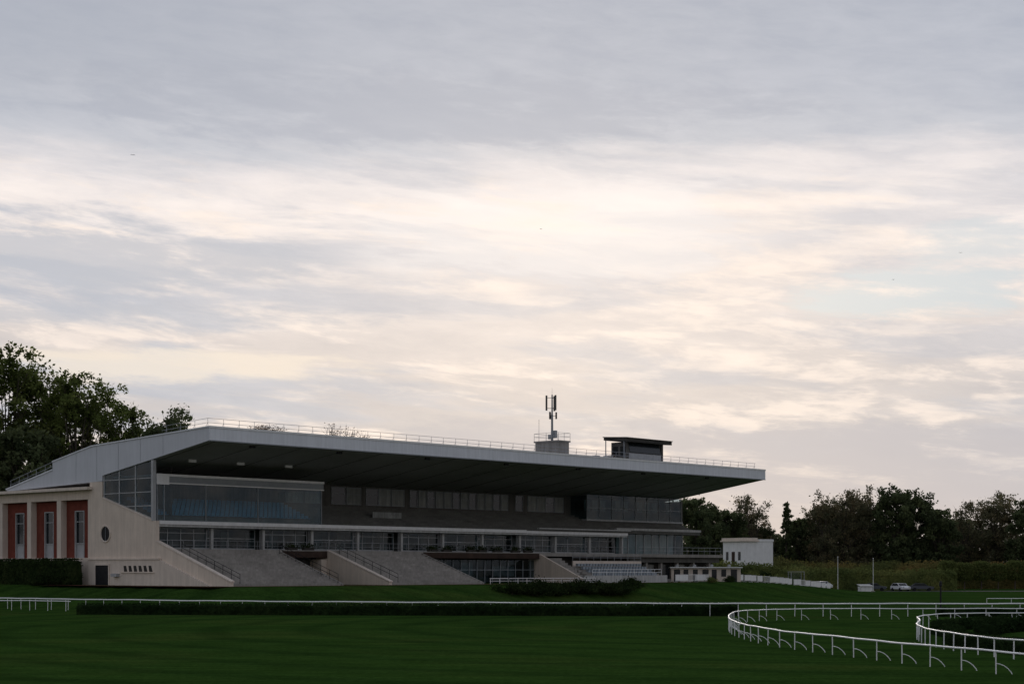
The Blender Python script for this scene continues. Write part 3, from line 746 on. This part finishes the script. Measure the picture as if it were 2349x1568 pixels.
rail_fence('running_rail', KS([(52, 116), (34, 112), (28.5, 109.5), (25.2, 104), (23.2, 95.7), (21.2, 88), (20.1, 80), (20.1, 73), (20.9, 67.8), (22.5, 60)]), 'inner white rail loop beside a dark hedge', 1.9, .87, -.1, PLAIN, pz=.82, r=.05)
rail_fence('running_rail', [(57, 202), (75, 203), (95, 204)], 'distant white rail on the turf', 3, .5, 0, PLAIN, r=.05, pz=.47)
rail_fence('running_rail', [(-60, 170), (-50, 165.5), (-42, 161)], 'short white rail beside the long rail', 2.4, .95, 0, PLAIN)
wr_ = empty('white_railing', (*W(39, -3.6), 2.25), GROT, 'low white railing before the ground floor windows', 'railing')
MB().box(0, 20, -.03, .03, .62, .70).box(0, 20, -.02, .02, .32, .37).obj('rail', M_white, wr_)
pmw = MB().box(-.03, .03, -.03, .03, 0, .62).mesh('post', M_white)
for k in range(13): inst('post', pmw, wr_, (.1+k*1.65, 0, 0))
be = empty('bench', (33.6, 102, 0), .2, 'small white slatted bench on the grass', 'bench')
MB().box(-.9, .9, -.2, .2, .42, .47).obj('seat', M_white, be)
MB().box(-.9, .9, .2, .24, .6, .85).obj('backrest', M_white, be)
lgm = MB().box(-.03, .03, -.18, .22, 0, .42).box(-.03, .03, .18, .22, .42, .85).mesh('leg', M_white)
for x in (-.75, .75): inst('leg', lgm, be, (x, 0, 0))
fp = empty('marker_post', (37.4, 146.8, 0), 0, 'dark marker post with small lamp-like head beside the rail', 'post')
MB().tube((0, 0, 0), (0, 0, 2.5), .085, .07, 8).obj('shaft', M_black, fp)
MB().tube((0, 0, 2.5), (0, 0, 2.58), .08, .14, 8).tube((0, 0, 2.58), (0, 0, 2.88), .14, .10, 8).tube((0, 0, 2.88), (0, 0, 2.98), .16, .03, 8).obj('lamp_head', M_black, fp)

# ------------------------------------------------------------------ small buildings
ho = empty('small_house', (44.6, 318, .7), .55, 'small flat-roofed cream pavilion behind the hedge', 'building')
hw = MB().box(-3.5, 3.5, -3.1, 3.1, 0, 8.5).obj('wall', M_white, ho)
MB().box(-3.9, -.2, -3.5, 3.5, 8.5, 8.75).box(-3.7, -.4, -3.3, 3.3, 8.75, 9.2).obj('roof', M_creamtrim, ho)
MB().box(-.15, 3.6, -3.2, 3.2, 8.51, 8.95).obj('roof', M_white, ho)
MB().box(-3.54, -3.503, -.4, .5, 3.4, 6.6).obj('door', M_brown, ho)
MB().box(-3.54, -3.503, 1.5, 2.2, 5.0, 6.6).obj('window', M_darkglass, ho)
MB().box(-3.54, -3.503, -2.1, -1.4, 5.0, 6.6).obj('window', M_darkglass, ho)
ki = empty('kiosk', (27.9, 242, 2.05), .0, 'long low white kiosk with a row of dark openings', 'kiosk')
MB().box(-5.0, 5.0, 0, 1.5, 0, 2.15).obj('wall', M_creamtrim, ki)
MB().box(-5.2, 5.2, -.5, 1.6, 2.15, 2.3).obj('roof', M_white, ki)
for k in range(7): MB().box(-4.6+k*1.36, -3.9+k*1.36+(.2 if k % 3 == 0 else 0), -.03, -.003, .9 if k % 2 else .1, 1.95).obj('window', M_darkglass, ki)
for k in range(4): MB().box(-4.3+k*2.5, -3.9+k*2.5, .5, .9, 2.3, 2.5).tube((-4.1+k*2.5, .7, 2.5), (-4.1+k*2.5, .7, 2.65), .3, .1, 8).obj('roof_vent', M_wframe, ki)
bm_ = MB()
for z in (.15, 1.0): bm_.box(0, 2.2, -.03, .03, z, z+.06)
for k in range(12): bm_.box(.02+k*.19, .05+k*.19, -.015, .015, .2, 1.0)
bm_.box(.1, .14, -.3, .3, 0, .05).box(2.0, 2.04, -.3, .3, 0, .05)
bfm = bm_.mesh('frame', M_white); bpm = MB().box(.05, 2.15, -.05, -.035, .25, .98).mesh('panel', M_white)
for k in range(26):
    X = 22.5+k*1.15; Y = 232+k*2.15
    if k > 10: X = 34.0+(k-10)*1.28; Y = 253.5+(k-10)*2.05
    r_ = empty('crowd_barrier', (X, Y, tz(X, Y)-.02), math.radians(58)+random.uniform(-.18, .12), 'white steel crowd barrier standing on the grass', 'barrier', 'row of crowd barriers')
    inst('frame', bfm, r_)
    if k % 6 != 2: inst('panel', bpm, r_)
X, Y = 50.0, 296
sh = empty('shelter', (X, Y, tz(X, Y)), .2, 'small white framed glass shelter', 'shelter')
s = MB()
for x in (-1.2, 1.2):
    for y in (-.7, .7): s.box(x-.04, x+.04, y-.04, y+.04, 0, 2.6)
s.box(-1.3, 1.3, -.8, .8, 2.6, 2.68).obj('frame', M_wframe, sh)
MB().box(-1.15, 1.15, .68, .7, .3, 2.5).obj('pane', M_glass, sh)
for px_ in (58.1, 64.4):
    fp = empty('flagpole', (px_, 300, tz(px_, 300)), 0, 'bare white flagpole standing by the service road', 'flagpole', 'flagpoles')
    MB().tube((0, 0, 0), (0, 0, 5.9), .07, .04, 8).obj('pole', M_white, fp)
    MB().tube((0, 0, 5.9), (0, 0, 6.02), .1, .05, 8).obj('finial', M_white, fp)
    MB().box(-.3, .3, -.3, .3, -.1, .15).obj('base', M_conc, fp)
def car(X, Y, rot, mat, lab):
    r_ = empty('parked_car', (X, Y, tz(X, Y)), rot, lab, 'car', 'parked cars')
    MB().prism([(-2.1,.35),(-2.15,.7),(-1.9,.85),(-1.0,.95),(-.4,1.42),(1.2,1.45),(1.9,.98),(2.1,.9),(2.15,.4)], -.88, .88).obj('body', mat, r_)
    MB().prism([(-.92,.97),(-.42,1.38),(1.15,1.40),(1.7,1.0)], -.90, .90).obj('side_window', M_darkglass, r_)
    MB().prism([(-1.0,.99),(-.47,1.40),(-.44,1.38),(-.97,.97)], -.76, .76).obj('windscreen', M_darkglass, r_)
    wmm = MB().tube((-.12, 0, 0), (.12, 0, 0), .32, .32, 14).mesh('wheel', M_tyre)
    for x in (-.82, .82):
        for y in (-1.3, 1.35): inst('wheel', wmm, r_, (x, y, .32))
    for x in (-.6, .6): MB().box(x-.16, x+.16, -2.17, -2.1, .62, .76).obj('headlight', M_wframe, r_)
car(71.8, 311, .3, M_carw, 'white parked car on the service road')
car(67.5, 313, 1.3, M_card, 'dark parked car on the service road')
car(56.6, 307, .4, M_carw, 'pale parked car near the flagpoles')
car(53.8, 309, .2, M_card, 'dark parked car near the flagpoles')
car(76, 312, 1.4, M_card, 'dark parked car beside the hedge')
sb = empty('ticket_hut', (63.6, 303, tz(63.6, 303)), .2, 'tiny white hut beside a flagpole', 'hut')
MB().box(-1.1, 1.1, -.7, .7, -.1, .9).obj('wall', M_white, sb)
MB().prism([(-.9,.9),(-.9,.98),(.9,1.3),(.9,1.2)], -1.25, 1.25).obj('roof', M_slab, sb)

for (X, Y, Z, r, s_) in [(-67.6, 300, 77.8, .4, .3), (5.2, 300, 64.6, .7, .22), (80, 300, 60.4, 0, .22), (68, 300, 55.6, 2.3, .22)]:
    bd = empty('bird', (X, Y, Z), r, 'small dark bird in flight with spread wings', 'bird', 'birds in flight')
    b_ = MB().tube((0, -.5*s_*1.6, 0), (0, 0, 0), .04*s_*2, .12*s_*1.6, 8).tube((0, 0, 0), (0, .5*s_*1.6, .02), .12*s_*1.6, .02, 8)
    b_.v += [(0, -.2*s_, .02), (0, .2*s_, .02), (.9*s_, .1*s_, .3*s_), (1.7*s_, .3*s_, .1*s_), (-.9*s_, .1*s_, .3*s_), (-1.7*s_, .3*s_, .1*s_)]
    n = len(b_.v)-6; b_.f += [(n, n+2, n+1), (n+2, n+3, n+1), (n, n+1, n+4), (n+4, n+1, n+5)]
    b_.obj('body', M_frame, bd)

# ------------------------------------------------------------------ world
SUN_AZ = math.radians(2.0); SUN_EL = math.radians(13.0)
w = bpy.data.worlds.new('World'); scene.world = w; w.use_nodes = True
nt = w.node_tree; nt.nodes.clear(); Lk = nt.links
def M(op, a, b=None, c=None, clamp=False):
    n_ = nt.nodes.new('ShaderNodeMath'); n_.operation = op; n_.use_clamp = clamp
    for i, x in enumerate((a, b, c)):
        if x is None: continue
        if isinstance(x, (int, float)): n_.inputs[i].default_value = x
        else: Lk.new(x, n_.inputs[i])
    return n_.outputs[0]
def comb(x, y, z):
    n_ = nt.nodes.new('ShaderNodeCombineXYZ')
    for i, q_ in enumerate((x, y, z)): Lk.new(q_, n_.inputs[i])
    return n_.outputs[0]
def sm(x, a, b):
    n_ = nt.nodes.new('ShaderNodeMapRange'); n_.interpolation_type = 'SMOOTHSTEP'
    n_.inputs['From Min'].default_value = a; n_.inputs['From Max'].default_value = b; Lk.new(x, n_.inputs['Value']); return n_.outputs[0]
tc = nt.nodes.new('ShaderNodeTexCoord'); sp = nt.nodes.new('ShaderNodeSeparateXYZ'); Lk.new(tc.outputs['Generated'], sp.inputs[0])
x, y, z = sp.outputs
def nz(sx, sz, scale, det=6, rough=.55, dist=0., off=0.):
    return noise(nt, comb(M('ADD', M('MULTIPLY', x, sx), off), M('MULTIPLY', y, sx), M('MULTIPLY', M('ADD', z, M('MULTIPLY', x, .08)), sz)), scale, det, rough, dist)
n1 = nz(1, 4, 3.0, 6, .5, .5)
n2 = nz(1.5, 11, 3.4, 9, .58, .35, 3.1)
n3 = nz(3.0, 16, 4.2, 9, .62, .3, 7.7)
n4 = nz(5.0, 20, 5.0, 8, .64, .3, 1.7)
h = M('ADD', z, M('MULTIPLY', M('SUBTRACT', n1, .5), .09)); h = M('ADD', h, M('MULTIPLY', M('SUBTRACT', n2, .5), .05)); h = M('ADD', h, M('MULTIPLY', M('SUBTRACT', n3, .5), .03)); h = M('ADD', h, M('MULTIPLY', x, .01))
h = M('DIVIDE', h, .4)
prof_c = ramp(nt, h, [(0, (.53, .51, .53)), (.17, (.57, .545, .56)), (.30, (.69, .63, .61)), (.42, (.84, .76, .725)), (.50, (.94, .86, .825)), (.555, (.80, .755, .76)), (.60, (.565, .58, .635)), (.70, (.49, .515, .585)), (.85, (.43, .46, .535)), (1, (.40, .43, .51))])
midm = M('MULTIPLY', sm(z, .02, .08), M('SUBTRACT', 1, sm(z, .20, .25)))
f1 = M('MULTIPLY', sm(n2, .46, .61), midm)
leftb = M('ADD', .50, M('MULTIPLY', sm(M('MULTIPLY', x, -1), -.05, .28), .5))
f1 = M('MULTIPLY', f1, leftb)
c = mixc(nt, f1, prof_c, (.52, .54, .605))
f2 = M('MULTIPLY', M('MULTIPLY', sm(n3, .49, .63), midm), M('SUBTRACT', 1.0, f1))
c = mixc(nt, M('MULTIPLY', f2, .70), c, (1.0, .87, .78))
mot = ramp(nt, n4, [(.34, (.92, .93, .95)), (.5, (1, 1, 1)), (.66, (1.07, 1.06, 1.05))])
c = mixc(nt, .85, c, mot, 'MULTIPLY')
def blob(cx, cz, rx, rz):
    a = M('DIVIDE', M('SUBTRACT', x, cx), rx); b_ = M('DIVIDE', M('SUBTRACT', z, cz), rz)
    d = M('ADD', M('MULTIPLY', a, a), M('MULTIPLY', b_, b_)); d = M('ADD', d, M('MULTIPLY', M('SUBTRACT', n3, .5), 4.5)); d = M('ADD', d, M('MULTIPLY', M('SUBTRACT', n4, .5), 3.0))
    return M('MULTIPLY', M('SUBTRACT', 1, sm(d, .1, 1.5)), sm(y, 0, .2))
c = mixc(nt, M('MULTIPLY', blob(.04, .195, .12, .028), .45), c, (1.0, .94, .91))
c = mixc(nt, M('MULTIPLY', blob(-.25, .178, .12, .018), .75), c, (.53, .545, .60))
c = mixc(nt, M('MULTIPLY', blob(-.22, .145, .12, .008), .6), c, (.53, .545, .60))
c = mixc(nt, M('MULTIPLY', blob(-.20, .118, .10, .010), .6), c, (1.0, .87, .72))
c = mixc(nt, M('MULTIPLY', blob(.17, .060, .30, .026), .8), c, (.52, .505, .545))
c = mixc(nt, M('MULTIPLY', blob(-.06, .262, .20, .020), .6), c, (.43, .455, .53))
c = mixc(nt, M('MULTIPLY', M('MULTIPLY', sm(z, .24, .28), sm(M('MULTIPLY', x, -1), -.1, .3)), .5), c, (.40, .425, .49))
sky = nt.nodes.new('ShaderNodeTexSky'); sky.sky_type = 'NISHITA'; sky.sun_disc = False; sky.sun_elevation = SUN_EL; sky.sun_rotation = SUN_AZ
sk = nt.nodes.new('ShaderNodeVectorMath'); sk.operation = 'SCALE'; sk.inputs['Scale'].default_value = .07; Lk.new(sky.outputs[0], sk.inputs[0])
hazy = mixc(nt, .90, sk.outputs[0], (.56, .64, .71))
c = mixc(nt, M('MULTIPLY', blob(.228, .158, .070, .014), .85), c, hazy)
c = mixc(nt, M('MULTIPLY', blob(.262, .185, .045, .011), .6), c, hazy)
back = sm(y, -.7, .75)
mul = M('ADD', .74, M('MULTIPLY', back, .26))
sc1 = nt.nodes.new('ShaderNodeVectorMath'); sc1.operation = 'SCALE'; Lk.new(c, sc1.inputs[0]); Lk.new(mul, sc1.inputs['Scale'])
c2 = mixc(nt, .05, sc1.outputs[0], sk.outputs[0])
bg = nt.nodes.new('ShaderNodeBackground'); bg.inputs['Strength'].default_value = 1.0; Lk.new(c2, bg.inputs['Color'])
wo = nt.nodes.new('ShaderNodeOutputWorld'); Lk.new(bg.outputs[0], wo.inputs[0])

sl = bpy.data.lights.new('sun', 'SUN'); sl.energy = .5; sl.angle = math.radians(22); sl.color = (1, .9, .8)
so_ = bpy.data.objects.new('sun', sl); COL.objects.link(so_)
d = Vector((math.sin(SUN_AZ)*math.cos(SUN_EL), math.cos(SUN_AZ)*math.cos(SUN_EL), math.sin(SUN_EL)))
so_.rotation_euler = d.to_track_quat('Z', 'Y').to_euler(); so_.location = (0, 300, 120)

# ------------------------------------------------------------------ camera
cd = bpy.data.cameras.new('camera'); cd.sensor_width = 36; cd.lens = 59.15; cd.shift_y = .2218; cd.clip_end = 8000; cd.clip_start = .5
cam = bpy.data.objects.new('camera', cd); COL.objects.link(cam); cam.location = (0, 0, 4.0); cam.rotation_euler = (math.radians(90), 0, 0)
scene.camera = cam
scene.view_settings.view_transform = 'Standard'; scene.view_settings.look = 'None'; scene.view_settings.exposure = 0
